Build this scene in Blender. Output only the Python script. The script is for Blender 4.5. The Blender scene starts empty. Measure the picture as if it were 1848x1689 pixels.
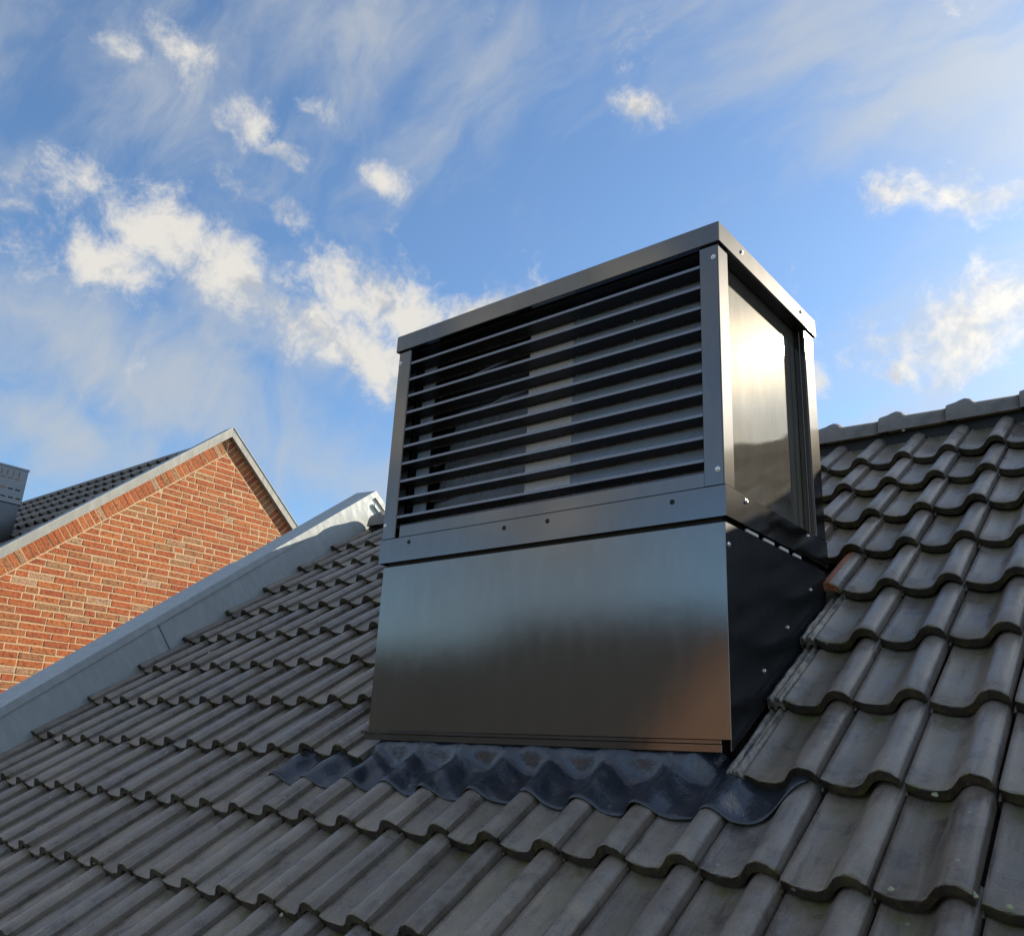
import bpy, bmesh, math, random
from mathutils import Matrix, Vector
random.seed(7)
sc = bpy.context.scene
COL = sc.collection
R_ = math.radians
# ------------------------------------------------------------------ camera
CAM = Vector((0.87424, -2.29579, -0.00524))
RGT = Vector((0.775426, 0.629611, 0.048005))
DWN = Vector((-0.162867, 0.272880, -0.948162))
FWD = Vector((-0.610072, 0.727411, 0.314141))
FPX, PW, PH = 1587.98, 1848.0, 1689.0          # focal length and size of the photograph in pixels
cd = bpy.data.cameras.new('camera'); cam = bpy.data.objects.new('camera', cd); COL.objects.link(cam)
cd.sensor_fit = 'HORIZONTAL'; cd.sensor_width = 36.0; cd.lens = 36.0 * FPX / PW
cd.clip_start = 0.05; cd.clip_end = 3000
m = Matrix.Identity(4)
for i in range(3):
    m[i][0] = RGT[i]; m[i][1] = -DWN[i]; m[i][2] = -FWD[i]; m[i][3] = CAM[i]
cam.matrix_world = m
sc.camera = cam
def pdir(x, y):
    return (RGT * ((x - PW / 2) / FPX) + DWN * ((y - PH / 2) / FPX) + FWD).normalized()
def topx(P):
    d = Vector(P) - CAM; z = d.dot(FWD)
    if z < 0.05: return None
    return (PW / 2 + FPX * d.dot(RGT) / z, PH / 2 + FPX * d.dot(DWN) / z, z)
# ------------------------------------------------------------------ light
SUN_EL, SUN_AZ = R_(25.8), R_(22.2)            # azimuth from +Y towards +X
SUND = Vector((math.sin(SUN_AZ) * math.cos(SUN_EL), math.cos(SUN_AZ) * math.cos(SUN_EL), math.sin(SUN_EL)))
world = bpy.data.worlds.new('World'); sc.world = world; world.use_nodes = True
def build_world():
    nt = world.node_tree; N = nt.nodes; L = nt.links
    N.clear()
    def new(t, **k):
        n = N.new(t)
        for a, b in k.items(): setattr(n, a, b)
        return n
    def mth(op, a, b=None, c=None, clamp=False):
        n = new('ShaderNodeMath', operation=op); n.use_clamp = clamp
        for i, v in enumerate((a, b, c)):
            if v is None: continue
            if isinstance(v, (int, float)): n.inputs[i].default_value = v
            else: L.new(v, n.inputs[i])
        return n.outputs[0]
    def vm(op, a, b=None):
        n = new('ShaderNodeVectorMath', operation=op)
        for i, v in enumerate((a, b)):
            if v is None: continue
            if isinstance(v, (tuple, Vector)): n.inputs[i].default_value = tuple(v)
            else: L.new(v, n.inputs[i])
        return n
    def mapr(v, a, b, c, d, smooth=True):
        n = new('ShaderNodeMapRange'); n.interpolation_type = 'SMOOTHSTEP' if smooth else 'LINEAR'
        L.new(v, n.inputs[0])
        for i, q in enumerate((a, b, c, d)): n.inputs[1 + i].default_value = q
        return n.outputs[0]
    def noise(vec, scale, detail=6, rough=.55, dist=0.):
        n = new('ShaderNodeTexNoise'); L.new(vec, n.inputs['Vector'])
        n.inputs['Scale'].default_value = scale; n.inputs['Detail'].default_value = detail
        n.inputs['Roughness'].default_value = rough; n.inputs['Distortion'].default_value = dist
        return n
    def mixc(f, a, b):
        n = new('ShaderNodeMix', data_type='RGBA')
        for i, v in ((0, f), (6, a), (7, b)):
            if isinstance(v, (int, float)): n.inputs[i].default_value = v
            elif isinstance(v, tuple): n.inputs[i].default_value = (*v, 1)
            else: L.new(v, n.inputs[i])
        return n.outputs[2]
    sky = new('ShaderNodeTexSky', sky_type='NISHITA', sun_disc=False)
    sky.sun_elevation = SUN_EL; sky.sun_rotation = SUN_AZ; sky.air_density = 1.0; sky.dust_density = 0.7; sky.ozone_density = 2.2
    d = new('ShaderNodeTexCoord').outputs['Generated']
    w1 = noise(d, 6, 3, .6)
    warp = vm('SCALE', vm('SUBTRACT', w1.outputs['Color'], (.5, .5, .5)).outputs[0]); warp.inputs['Scale'].default_value = .07
    dw = vm('ADD', d, warp.outputs[0]).outputs[0]
    def field(blobs):
        cur = None
        for (x, y, rx, ry, ang, st) in blobs:
            c = pdir(x, y); a = (RGT - c * RGT.dot(c)).normalized(); b_ = c.cross(a)
            if b_.dot(DWN) < 0: b_ = -b_
            ca, sa = math.cos(R_(ang)), math.sin(R_(ang))
            e1 = a * ca + b_ * sa; e2 = b_ * ca - a * sa; e3 = e1.cross(e2)
            mp = new('ShaderNodeMapping'); mp.vector_type = 'TEXTURE'; L.new(dw, mp.inputs[0])
            mp.inputs['Location'].default_value = c
            rm = Matrix((e1, e2, e3)).transposed()
            mp.inputs['Rotation'].default_value = rm.to_euler('XYZ')
            mp.inputs['Scale'].default_value = (rx * 1.3 / FPX, ry * 1.3 / FPX, max(rx, ry) * 2 / FPX)
            v = mapr(vm('LENGTH', mp.outputs[0]).outputs['Value'], 0.0, 1.0, st, 0.0, False)
            cur = v if cur is None else mth('MAXIMUM', cur, v)
        return cur
    cum = [(430,505,270,85,33,1),(310,415,95,75,20,1),(740,560,280,100,20,1.05),(870,575,170,85,15,1.05),(660,625,190,95,20,1.05),(570,590,190,80,28,1.05),(140,335,95,62,20,1),(160,465,170,75,15,.95),(40,410,90,75,0,.9),
           (490,365,95,55,20,.95),(450,215,78,46,35,.92),(515,280,62,38,25,.9),(700,305,62,32,35,.82),(1145,202,78,36,10,.98),(1620,682,58,36,15,1),(1487,668,22,34,0,.9),
           (1710,340,170,52,0,.82),(350,90,100,40,40,.75),(240,75,66,34,40,.75),(570,190,46,34,0,.7),(690,690,120,40,20,.7),(1790,560,200,90,-30,.75)]
    wis = [(650,70,200,150,0,.9),(860,160,270,120,-35,.8),(1750,110,500,230,10,1.),(1780,600,350,190,-35,.95),(1640,780,350,85,-10,1.),(220,660,480,130,25,1.05),(400,700,300,100,20,.8),(80,770,240,85,25,.95),
           (600,840,270,110,20,.95),(250,120,400,210,30,.6),(480,580,300,130,25,.75),(30,280,150,60,-40,.6),(1290,90,300,150,10,.4)]
    # the same weather goes on outside the frame: broad patches of both kinds of cloud
    gen = noise(d, 2.1, 2, .5)
    inview = mapr(vm('DOT_PRODUCT', d, FWD).outputs['Value'], .70, .80, 0, 1)
    outv = mth('SUBTRACT', 1.0, inview)
    covC = mth('MAXIMUM', field(cum), mth('MULTIPLY', mapr(gen.outputs['Fac'], .50, .68, 0, .95), outv))
    covW = mth('MAXIMUM', field(wis), mth('MULTIPLY', mapr(gen.outputs['Fac'], .36, .66, .35, .85), outv))
    f1 = noise(dw, 12, 8, .68).outputs['Fac']
    f1s = noise(vm('ADD', dw, SUND * .022).outputs[0], 11, 3, .55).outputs['Fac']
    sep = new('ShaderNodeMapping'); L.new(dw, sep.inputs[0]); sep.inputs['Rotation'].default_value = (.3, .5, .4); sep.inputs['Scale'].default_value = (2.2, 9, 5)
    f2 = noise(sep.outputs[0], 1.6, 6, .62, .5).outputs['Fac']
    densC = mapr(mth('ADD', covC, mth('MULTIPLY', mth('SUBTRACT', f1, .5), 2.6)), .30, 1.02, 0, .95)
    densW = mth('MULTIPLY', mapr(mth('ADD', covW, mth('MULTIPLY', mth('SUBTRACT', f2, .5), 1.8)), .0, 1.15, 0, 1), .80)
    lit = mapr(mth('SUBTRACT', f1, f1s), -.10, .10, 0, 1)
    thick = mapr(mth('ADD', covC, mth('SUBTRACT', f1, .5)), .6, 1.25, 0, 1)
    ccol = mixc(mth('MULTIPLY', mth('SUBTRACT', 1.0, lit), mth('ADD', .45, mth('MULTIPLY', thick, .5))), (3.75, 3.6, 3.3), (1.75, 1.95, 2.25))
    base = sky.outputs[0]
    tint = new('ShaderNodeMix', data_type='RGBA', blend_type='MULTIPLY'); tint.inputs[0].default_value = 1
    L.new(base, tint.inputs[6]); tint.inputs[7].default_value = (.68, .81, .90, 1)
    # thin cloud brightens towards the sun as forward scatter does
    cs = vm('DOT_PRODUCT', d, SUND).outputs['Value']
    glow = mth('ADD', 1.0, mth('MULTIPLY', mth('POWER', mth('MAXIMUM', cs, 0.0), 14.0), 1.6))
    def scale(c, f):
        n = vm('SCALE', c); L.new(f, n.inputs['Scale']) ; return n.outputs[0]
    wcol = scale(mixc(0.5, (2.35, 2.55, 2.8), (2.45, 2.6, 2.7)), glow)
    c1 = mixc(densW, tint.outputs[2], wcol)
    c2 = mixc(densC, c1, scale(ccol, glow))
    bg = new('ShaderNodeBackground'); L.new(c2, bg.inputs[0]); bg.inputs[1].default_value = 0.1
    out = new('ShaderNodeOutputWorld'); L.new(bg.outputs[0], out.inputs[0])
    world.cycles.sampling_method = 'MANUAL'; world.cycles.sample_map_resolution = 512
build_world()
sl = bpy.data.lights.new('sun', 'SUN'); sun = bpy.data.objects.new('sun', sl); COL.objects.link(sun)
sl.energy = 4.2; sl.angle = R_(0.53); sl.color = (1.0, .86, .65)
sun.rotation_euler = (-SUND).to_track_quat('-Z', 'Y').to_euler(); sun.location = SUND * 50
vs = sc.view_settings
vs.view_transform = 'Standard'; vs.look = 'None'; vs.gamma = 1.0; vs.use_curve_mapping = False
vs.exposure = 1.15
sc.cycles.max_bounces = 6; sc.cycles.diffuse_bounces = 3; sc.cycles.glossy_bounces = 4
# ------------------------------------------------------------------ materials
class NB:
    def __init__(s, name):
        s.m = bpy.data.materials.new(name); s.m.use_nodes = True
        s.nt = s.m.node_tree; s.N = s.nt.nodes; s.L = s.nt.links
        s.p = s.N['Principled BSDF']; s._tc = None
    def new(s, t, **k):
        n = s.N.new(t)
        for a, b in k.items(): setattr(n, a, b)
        return n
    def put(s, sock, v):
        if isinstance(v, (int, float)): sock.default_value = v
        elif isinstance(v, tuple): sock.default_value = (*v, 1) if len(sock.default_value) == 4 and len(v) == 3 else v
        else: s.L.new(v, sock)
    def tc(s, k):
        if s._tc is None: s._tc = s.new('ShaderNodeTexCoord')
        return s._tc.outputs[k]
    def math(s, op, a, b=None, clamp=False):
        n = s.new('ShaderNodeMath', operation=op); n.use_clamp = clamp
        s.put(n.inputs[0], a)
        if b is not None: s.put(n.inputs[1], b)
        return n.outputs[0]
    def noise(s, vec, scale, detail=4, rough=.55, col=False):
        n = s.new('ShaderNodeTexNoise'); s.L.new(vec, n.inputs['Vector'])
        n.inputs['Scale'].default_value = scale; n.inputs['Detail'].default_value = detail; n.inputs['Roughness'].default_value = rough
        return n.outputs['Color' if col else 'Fac']
    def map(s, vec, scale=(1, 1, 1), loc=None):
        n = s.new('ShaderNodeMapping'); s.L.new(vec, n.inputs[0]); n.inputs['Scale'].default_value = scale
        if loc is not None: s.put(n.inputs['Location'], loc)
        return n.outputs[0]
    def rng(s, v, a, b, c=0., d=1., smooth=False):
        n = s.new('ShaderNodeMapRange'); s.put(n.inputs[0], v)
        if smooth: n.interpolation_type = 'SMOOTHSTEP'
        for i, q in enumerate((a, b, c, d)): n.inputs[i + 1].default_value = q
        return n.outputs[0]
    def mix(s, f, a, b, mode='MIX'):
        n = s.new('ShaderNodeMix', data_type='RGBA', blend_type=mode)
        s.put(n.inputs[0], f); s.put(n.inputs[6], a); s.put(n.inputs[7], b); return n.outputs[2]
    def ramp(s, f, stops):
        n = s.new('ShaderNodeValToRGB'); s.put(n.inputs[0], f); e = n.color_ramp.elements
        while len(e) < len(stops): e.new(.5)
        for q, (pos, c) in zip(e, stops): q.position = pos; q.color = (*c, 1)
        return n.outputs[0]
    def set(s, **k):
        for a, v in k.items(): s.put(s.p.inputs[a.replace('_', ' ')], v)
        return s
    def bump(s, h, strength, dist):
        n = s.new('ShaderNodeBump'); s.put(n.inputs['Height'], h); n.inputs['Strength'].default_value = strength; n.inputs['Distance'].default_value = dist
        s.L.new(n.outputs[0], s.p.inputs['Normal']); return s
    def rnd(s):
        o = s.new('ShaderNodeObjectInfo').outputs['Random']; i = s.new('ShaderNodeNewGeometry').outputs['Random Per Island']
        return s.math('FRACT', s.math('ADD', o, i))
    def offs(s, r, k=37.0):
        n = s.new('ShaderNodeCombineXYZ'); s.put(n.inputs[0], s.math('MULTIPLY', r, k)); s.put(n.inputs[1], s.math('MULTIPLY', r, -k * 1.7)); s.put(n.inputs[2], s.math('MULTIPLY', r, k * .6)); return n.outputs[0]
def mat_tile(name, tones, moss=1.0, rough=.29):
    b = NB(name)
    r = b.rnd(); off = b.offs(r)
    uv = b.new('ShaderNodeUVMap'); uv.uv_map = 'UVMap'
    sp = b.new('ShaderNodeSeparateXYZ'); b.L.new(uv.outputs[0], sp.inputs[0]); u, v = sp.outputs[0], sp.outputs[1]
    P = b.map(b.tc('Object'), (1, 1, 1), off)
    base = b.ramp(r, tones)
    big = b.noise(P, 10, 4, .62)
    base = b.mix(b.rng(big, .40, .62, 0, .9), base, b.mix(1, base, (1.45, 1.40, 1.32), 'MULTIPLY'))
    base = b.mix(b.rng(big, .42, .30, 0, .8), base, b.mix(1, base, (.62, .60, .58), 'MULTIPLY'))
    streak = b.noise(b.map(b.tc('Object'), (42, 5, 20), off), 1.0, 3, .62)
    base = b.mix(b.rng(streak, .54, .74, 0, .5), base, (.27, .25, .23))
    base = b.mix(b.rng(streak, .44, .28, 0, .6), base, (.070, .060, .053))
    grain = b.noise(P, 230, 2, .7)
    base = b.mix(.40, base, b.mix(b.rng(grain, .35, .65), (.6, .6, .6), (1.4, 1.4, 1.4)), 'MULTIPLY')
    mid = b.noise(P, 24, 4, .66)
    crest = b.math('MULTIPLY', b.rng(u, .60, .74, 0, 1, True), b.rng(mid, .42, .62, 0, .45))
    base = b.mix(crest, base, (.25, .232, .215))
    pan = b.math('MULTIPLY', b.rng(u, .05, .25, 0, 1, True), b.rng(u, .66, .45, 0, 1, True))
    alg = b.math('MULTIPLY', b.math('MULTIPLY', pan, b.rng(v, .06, .34, .25, 1)), b.rng(b.math('ADD', b.math('MULTIPLY', big, .6), b.math('MULTIPLY', mid, .4)), .44, .60))
    base = b.mix(b.math('MULTIPLY', alg, .75 * moss), base, (.135, .138, .075))
    nose = b.math('MULTIPLY', b.rng(v, .012, .0, 0, 1), b.rng(mid, .46, .64))
    base = b.mix(b.math('MULTIPLY', nose, .8 * moss), base, (.13, .125, .045))
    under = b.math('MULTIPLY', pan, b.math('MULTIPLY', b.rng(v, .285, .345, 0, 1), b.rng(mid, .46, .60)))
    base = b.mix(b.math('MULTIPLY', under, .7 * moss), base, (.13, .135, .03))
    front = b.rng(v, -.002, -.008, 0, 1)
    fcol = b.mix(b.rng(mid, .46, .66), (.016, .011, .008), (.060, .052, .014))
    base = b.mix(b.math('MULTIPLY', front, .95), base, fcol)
    rib = b.rng(u, -.01, -.025, 0, 1)
    base = b.mix(b.math('MULTIPLY', rib, .8), base, b.mix(b.rng(mid, .4, .62), (.10, .095, .085), (.32, .29, .25)))
    vo = b.new('ShaderNodeTexVoronoi'); b.L.new(P, vo.inputs['Vector']); vo.inputs['Scale'].default_value = 26; vo.inputs['Randomness'].default_value = 1
    vs_ = b.new('ShaderNodeSeparateColor'); b.L.new(vo.outputs['Color'], vs_.inputs[0])
    spot = b.math('MULTIPLY', b.rng(b.math('ADD', vo.outputs['Distance'], b.math('MULTIPLY', grain, .16)), .24, .17), b.rng(vs_.outputs[0], .86, .90))
    base = b.mix(b.math('MULTIPLY', spot, .55), base, (.34, .34, .29))
    b.set(Base_Color=base, Roughness=b.rng(big, .3, .7, rough - .06, rough + .12), Specular_IOR_Level=.62)
    b.bump(b.math('ADD', b.math('MULTIPLY', grain, .4), mid), .30, .003)
    return b.m
def mat_metal(name, col, rough, haze=.42, hazew=.3, diff=.04, vary=.15, bump=.25, rv=.2):
    """coated sheet: a clear sharp reflection, a wide soft one round it, and a little body colour"""
    b = NB(name); P = b.tc('Object')
    n1 = b.noise(P, 5, 3, .6); n2 = b.noise(b.map(P, (9, 9, 2.2)), 2.5, 4, .65); g_ = b.noise(P, 420, 1, .6)
    c = b.mix(b.rng(n2, .42, .72, 0, vary), col, tuple(min(1, x * 1.45 + .01) for x in col))
    c = b.mix(.3, c, b.mix(b.rng(g_, .3, .7), (.75, .75, .75), (1.22, 1.22, 1.22)), 'MULTIPLY')
    bp = b.new('ShaderNodeBump'); b.put(bp.inputs['Height'], b.math('ADD', b.math('MULTIPLY', g_, .05), n1)); bp.inputs['Strength'].default_value = bump * .3; bp.inputs['Distance'].default_value = .0012
    def gl(r):
        q = b.new('ShaderNodeBsdfGlossy', distribution='BECKMANN'); b.put(q.inputs['Color'], c); b.put(q.inputs['Roughness'], r); b.L.new(bp.outputs[0], q.inputs['Normal']); return q.outputs[0]
    def mx(f, a, q):
        n = b.new('ShaderNodeMixShader'); b.put(n.inputs[0], f); b.L.new(a, n.inputs[1]); b.L.new(q, n.inputs[2]); return n.outputs[0]
    df = b.new('ShaderNodeBsdfDiffuse'); b.put(df.inputs['Color'], c)
    sh = mx(hazew, gl(b.rng(n2, .35, .68, rough * (1 - rv), rough * (1 + rv))), gl(haze))
    sh = mx(diff, sh, df.outputs[0])
    b.L.new(sh, b.N['Material Output'].inputs['Surface']); b.N.remove(b.p)
    return b.m
def mat_plain(name, col, rough=.6, metallic=0., var=.25, scale=30, bump=.15):
    b = NB(name); P = b.tc('Object'); n = b.noise(P, scale, 5, .6)
    c = b.mix(b.rng(n, .3, .7), tuple(x * (1 - var) for x in col), tuple(min(1, x * (1 + var)) for x in col))
    b.set(Base_Color=c, Roughness=rough, Metallic=metallic).bump(n, bump, .004); return b.m
def mat_brick():
    b = NB('brick_clay'); r = b.rnd(); off = b.offs(r); P = b.map(b.tc('Object'), (1, 1, 1), off)
    base = b.ramp(r, [(0, (.34, .085, .030)), (.22, (.42, .115, .038)), (.42, (.29, .062, .024)), (.62, (.45, .145, .046)), (.80, (.33, .12, .05)), (.91, (.30, .16, .075)), (.985, (.40, .26, .17))])
    n = b.noise(P, 16, 5, .65); n2 = b.noise(P, 42, 4, .7)
    base = b.mix(b.rng(n, .45, .75, 0, .6), base, (.42, .15, .045))
    base = b.mix(b.rng(n2, .50, .66, 0, .85), base, (.10, .025, .012))
    b.set(Base_Color=base, Roughness=.88).bump(b.math('ADD', n, n2), .6, .006); return b.m
def mat_mortar():
    b = NB('mortar'); P = b.tc('Object'); n = b.noise(P, 70, 5, .65)
    b.set(Base_Color=b.mix(b.rng(n, .3, .7), (.46, .34, .21), (.60, .46, .30)), Roughness=.95).bump(n, .6, .006); return b.m
def mat_facade():
    b = NB('facade_brick'); P = b.tc('Object')
    sp = b.new('ShaderNodeSeparateXYZ'); b.L.new(P, sp.inputs[0])
    cb = b.new('ShaderNodeCombineXYZ'); b.L.new(b.math('ADD', sp.outputs[0], sp.outputs[1]), cb.inputs[0]); b.L.new(sp.outputs[2], cb.inputs[1])
    t = b.new('ShaderNodeTexBrick'); b.L.new(cb.outputs[0], t.inputs[0])
    for k, v in (('Scale', 1.), ('Mortar Size', .006), ('Brick Width', .22), ('Row Height', .0625)): t.inputs[k].default_value = v
    t.inputs['Color1'].default_value = (.16, .080, .05, 1); t.inputs['Color2'].default_value = (.125, .062, .042, 1); t.inputs['Mortar'].default_value = (.22, .18, .14, 1)
    b.set(Base_Color=t.outputs[0], Roughness=.9); return b.m
M = {}
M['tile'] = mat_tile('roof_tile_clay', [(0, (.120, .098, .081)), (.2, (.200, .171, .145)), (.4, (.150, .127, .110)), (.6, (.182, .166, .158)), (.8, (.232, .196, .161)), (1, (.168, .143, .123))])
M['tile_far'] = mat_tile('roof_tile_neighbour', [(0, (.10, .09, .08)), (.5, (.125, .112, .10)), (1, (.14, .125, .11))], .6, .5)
M['tile_street'] = mat_plain('roof_tile_street', (.018, .021, .025), .9, 0, .2, 3)
M['terracotta'] = mat_plain('fired_clay_core', (.36, .135, .07), .85, 0, .3, 60)
M['ridge'] = mat_plain('ridge_clay', (.165, .155, .145), .48, 0, .25, 14, .2)
M['steel'] = mat_metal('anthracite_steel', (.158, .158, .158), .10, .36, .07)
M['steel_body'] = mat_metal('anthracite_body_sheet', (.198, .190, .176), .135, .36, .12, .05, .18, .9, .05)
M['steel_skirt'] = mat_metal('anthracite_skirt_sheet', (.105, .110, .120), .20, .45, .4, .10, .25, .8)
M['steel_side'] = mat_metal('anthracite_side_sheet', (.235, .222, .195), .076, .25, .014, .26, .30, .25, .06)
M['slat'] = mat_metal('louvre_lip', (.20, .21, .235), .30, .5, .4, .15)
M['blade'] = mat_plain('louvre_black', (.010, .010, .012), .55, 0, .15)
M['inner'] = mat_plain('blackout_liner', (.006, .006, .007), .6)
M['inner_panel'] = mat_plain('inner_grey_sheet', (.27, .35, .52), .5, 0, .06)
M['pale_panel'] = mat_plain('pale_casing', (.70, .71, .84), .5, 0, .05)
M['duct'] = mat_metal('duct_sheet', (.30, .32, .36), .30, .5, .4, .5)
M['tube'] = mat_plain('cable_grey', (.20, .21, .23), .4, 0, .1)
M['zincscrew'] = mat_metal('bright_screw', (.80, .80, .78), .25)
M['gap_strip'] = mat_plain('white_strip', (.82, .82, .80), .4, 0, .04)
M['black'] = mat_plain('hole_black', (.008, .008, .008), .7)
M['zinc'] = mat_metal('weathered_zinc', (.40, .44, .465), .42, .6, .5, .82, .35, .6)
M['trim'] = mat_metal('grey_aluminium_trim', (.33, .335, .325), .45, .6, .4, .85, .15)
M['brick'] = mat_brick(); M['mortar'] = mat_mortar(); M['facade'] = mat_facade()
M['wood'] = mat_plain('roof_boarding', (.10, .08, .06), .9)
M['glass'] = mat_plain('window_glass', (.03, .035, .04), .06, 0, .05)
M['white'] = mat_plain('white_paint', (.78, .78, .75), .5, 0, .05)
M['grass'] = mat_plain('lawn_green', (.06, .09, .03), .95, 0, .4, 2)
M['paving'] = mat_plain('street_paving', (.16, .13, .115), .9, 0, .3, 3)
M['mossclump'] = mat_plain('lichen', (.34, .36, .22), .95, 0, .3, 200)
def mat_lead():
    b = NB('black_lead_sheet'); P = b.tc('Object'); n = b.noise(P, 6, 5, .6); n2 = b.noise(b.map(P, (1, .5, 1)), 28, 5, .65)
    c = b.mix(b.rng(n, .35, .7), (.024, .030, .042), (.058, .070, .094))
    c = b.mix(b.rng(n2, .62, .78, 0, .35), c, (.20, .22, .25))
    b.set(Base_Color=c, Roughness=b.rng(n2, .3, .7, .16, .28), Specular_IOR_Level=.9, Metallic=.35).bump(b.math('ADD', n2, b.math('MULTIPLY', n, 2.)), .5, .008); return b.m
M['lead'] = mat_lead()
# ------------------------------------------------------------------ mesh helpers
def link(name, me, mat, parent=None, smooth=False, loc=None):
    if mat is not None and not me.materials: me.materials.append(M[mat] if isinstance(mat, str) else mat)
    if smooth:
        for f in me.polygons: f.use_smooth = True
    o = bpy.data.objects.new(name, me); COL.objects.link(o)
    if parent is not None: o.parent = parent
    if loc is not None: o.location = loc
    return o
def tag(o, label=None, cat=None, group=None, kind=None):
    if label: o['label'] = label
    if cat: o['category'] = cat
    if group: o['group'] = group
    if kind: o['kind'] = kind
    return o
def empty(name, loc=(0, 0, 0)):
    o = bpy.data.objects.new(name, None); COL.objects.link(o); o.location = loc; o.empty_display_size = .1; return o
def box_me(name, lo, hi, bev=0.0, seg=1):
    bm = bmesh.new(); bmesh.ops.create_cube(bm, size=1)
    for v in bm.verts: v.co = Vector([(lo[i] + hi[i]) / 2 + v.co[i] * (hi[i] - lo[i]) for i in range(3)])
    if bev: bmesh.ops.bevel(bm, geom=bm.edges[:], offset=bev, segments=seg, affect='EDGES', profile=.5)
    me = bpy.data.meshes.new(name); bm.to_mesh(me); bm.free(); return me
def box(name, lo, hi, mat, parent=None, bev=0.0015):
    return link(name, box_me(name, lo, hi, bev), mat, parent)
def boxes_me(name, items, bev=0.0):
    bm = bmesh.new()
    for lo, hi in items:
        r = bmesh.ops.create_cube(bm, size=1)
        for v in r['verts']: v.co = Vector([(lo[i] + hi[i]) / 2 + v.co[i] * (hi[i] - lo[i]) for i in range(3)])
    if bev: bmesh.ops.bevel(bm, geom=bm.edges[:], offset=bev, segments=1, affect='EDGES')
    me = bpy.data.meshes.new(name); bm.to_mesh(me); bm.free(); return me
def poly_me(name, verts, faces):
    me = bpy.data.meshes.new(name); me.from_pydata([tuple(v) for v in verts], [], faces); me.update(); return me
def prism_me(name, pts, ext):
    """closed polygon pts (3-D, planar) extruded by vector ext"""
    n = len(pts); ext = Vector(ext)
    v = [Vector(q) for q in pts] + [Vector(q) + ext for q in pts]
    f = [list(range(n - 1, -1, -1)), list(range(n, 2 * n))] + [[i, (i + 1) % n, n + (i + 1) % n, n + i] for i in range(n)]
    me = poly_me(name, v, f); bm = bmesh.new(); bm.from_mesh(me); bmesh.ops.recalc_face_normals(bm, faces=bm.faces[:]); bm.to_mesh(me); bm.free(); return me
def tube_me(name, pts, r, n=8):
    vs_, fs = [], []
    for i, q in enumerate(pts):
        q = Vector(q); t = (Vector(pts[min(i + 1, len(pts) - 1)]) - Vector(pts[max(i - 1, 0)])).normalized()
        a = t.orthogonal().normalized(); b = t.cross(a)
        for k in range(n): vs_.append(q + a * r * math.cos(2 * math.pi * k / n) + b * r * math.sin(2 * math.pi * k / n))
    for i in range(len(pts) - 1):
        for k in range(n): fs.append([i * n + k, i * n + (k + 1) % n, (i + 1) * n + (k + 1) % n, (i + 1) * n + k])
    fs += [list(range(n - 1, -1, -1)), list(range((len(pts) - 1) * n, len(pts) * n))]
    return poly_me(name, vs_, fs)
def screw_me(axis):
    """hexagon-washer screw head with a domed top, axis = outward direction"""
    bm = bmesh.new()
    ring = [(.0085, 0), (.0085, .0015), (.0058, .0022), (.0054, .0052), (.0035, .0065)]
    n = 10; rows = []
    for r, h in ring: rows.append([bm.verts.new((r * math.cos(2 * math.pi * k / n), r * math.sin(2 * math.pi * k / n), h)) for k in range(n)])
    for a, b in zip(rows, rows[1:]):
        for k in range(n): bm.faces.new((a[k], a[(k + 1) % n], b[(k + 1) % n], b[k]))
    bm.faces.new(rows[-1])
    q = Vector((0, 0, 1)).rotation_difference(Vector(axis)).to_matrix().to_4x4()
    bmesh.ops.transform(bm, matrix=q, verts=bm.verts[:])
    me = bpy.data.meshes.new('screw'); bm.to_mesh(me); bm.free(); return me
# ------------------------------------------------------------------ setting
GZ = -7.2
g = link('ground', poly_me('ground', [(-900, -900, GZ), (900, -900, GZ), (900, 900, GZ), (-900, 900, GZ)], [(0, 1, 2, 3)]), 'grass'); tag(g, kind='structure')
rd = link('road', box_me('road', (-120, -13.0, GZ - .2), (120, -7.0, GZ + .02)), 'paving'); tag(rd, kind='structure')
# ------------------------------------------------------------------ roof tiles
PITCH = R_(37.19); TW, TG, TL = 0.20, 0.3483, 0.415
LIFT = .041
PROF = [(-.02, -.048), (.022, -.046), (.032, -.010), (.10, -.018), (.18, -.0245), (.28, -.0280), (.40, -.0285), (.48, -.0255), (.54, -.0165), (.59, -.0035), (.64, .0085), (.70, .0180), (.77, .0225), (.84, .0215), (.90, .0165), (.945, .0095), (.972, .002)]
RIBS = [(-.262, -.026), (-.252, -.006), (-.215, -.001), (-.196, -.003), (-.184, -.016), (-.148, -.016), (-.136, -.005), (-.088, .000), (-.068, -.003), (-.056, -.015), (-.022, -.016), (.0, -.009), (.02, -.008)]
def prof_z(u):
    for (a, za), (b, zb) in zip(PROF, PROF[1:]):
        if u <= b: return za + (zb - za) * max(0, (u - a)) / (b - a)
    return PROF[-1][1]
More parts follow.
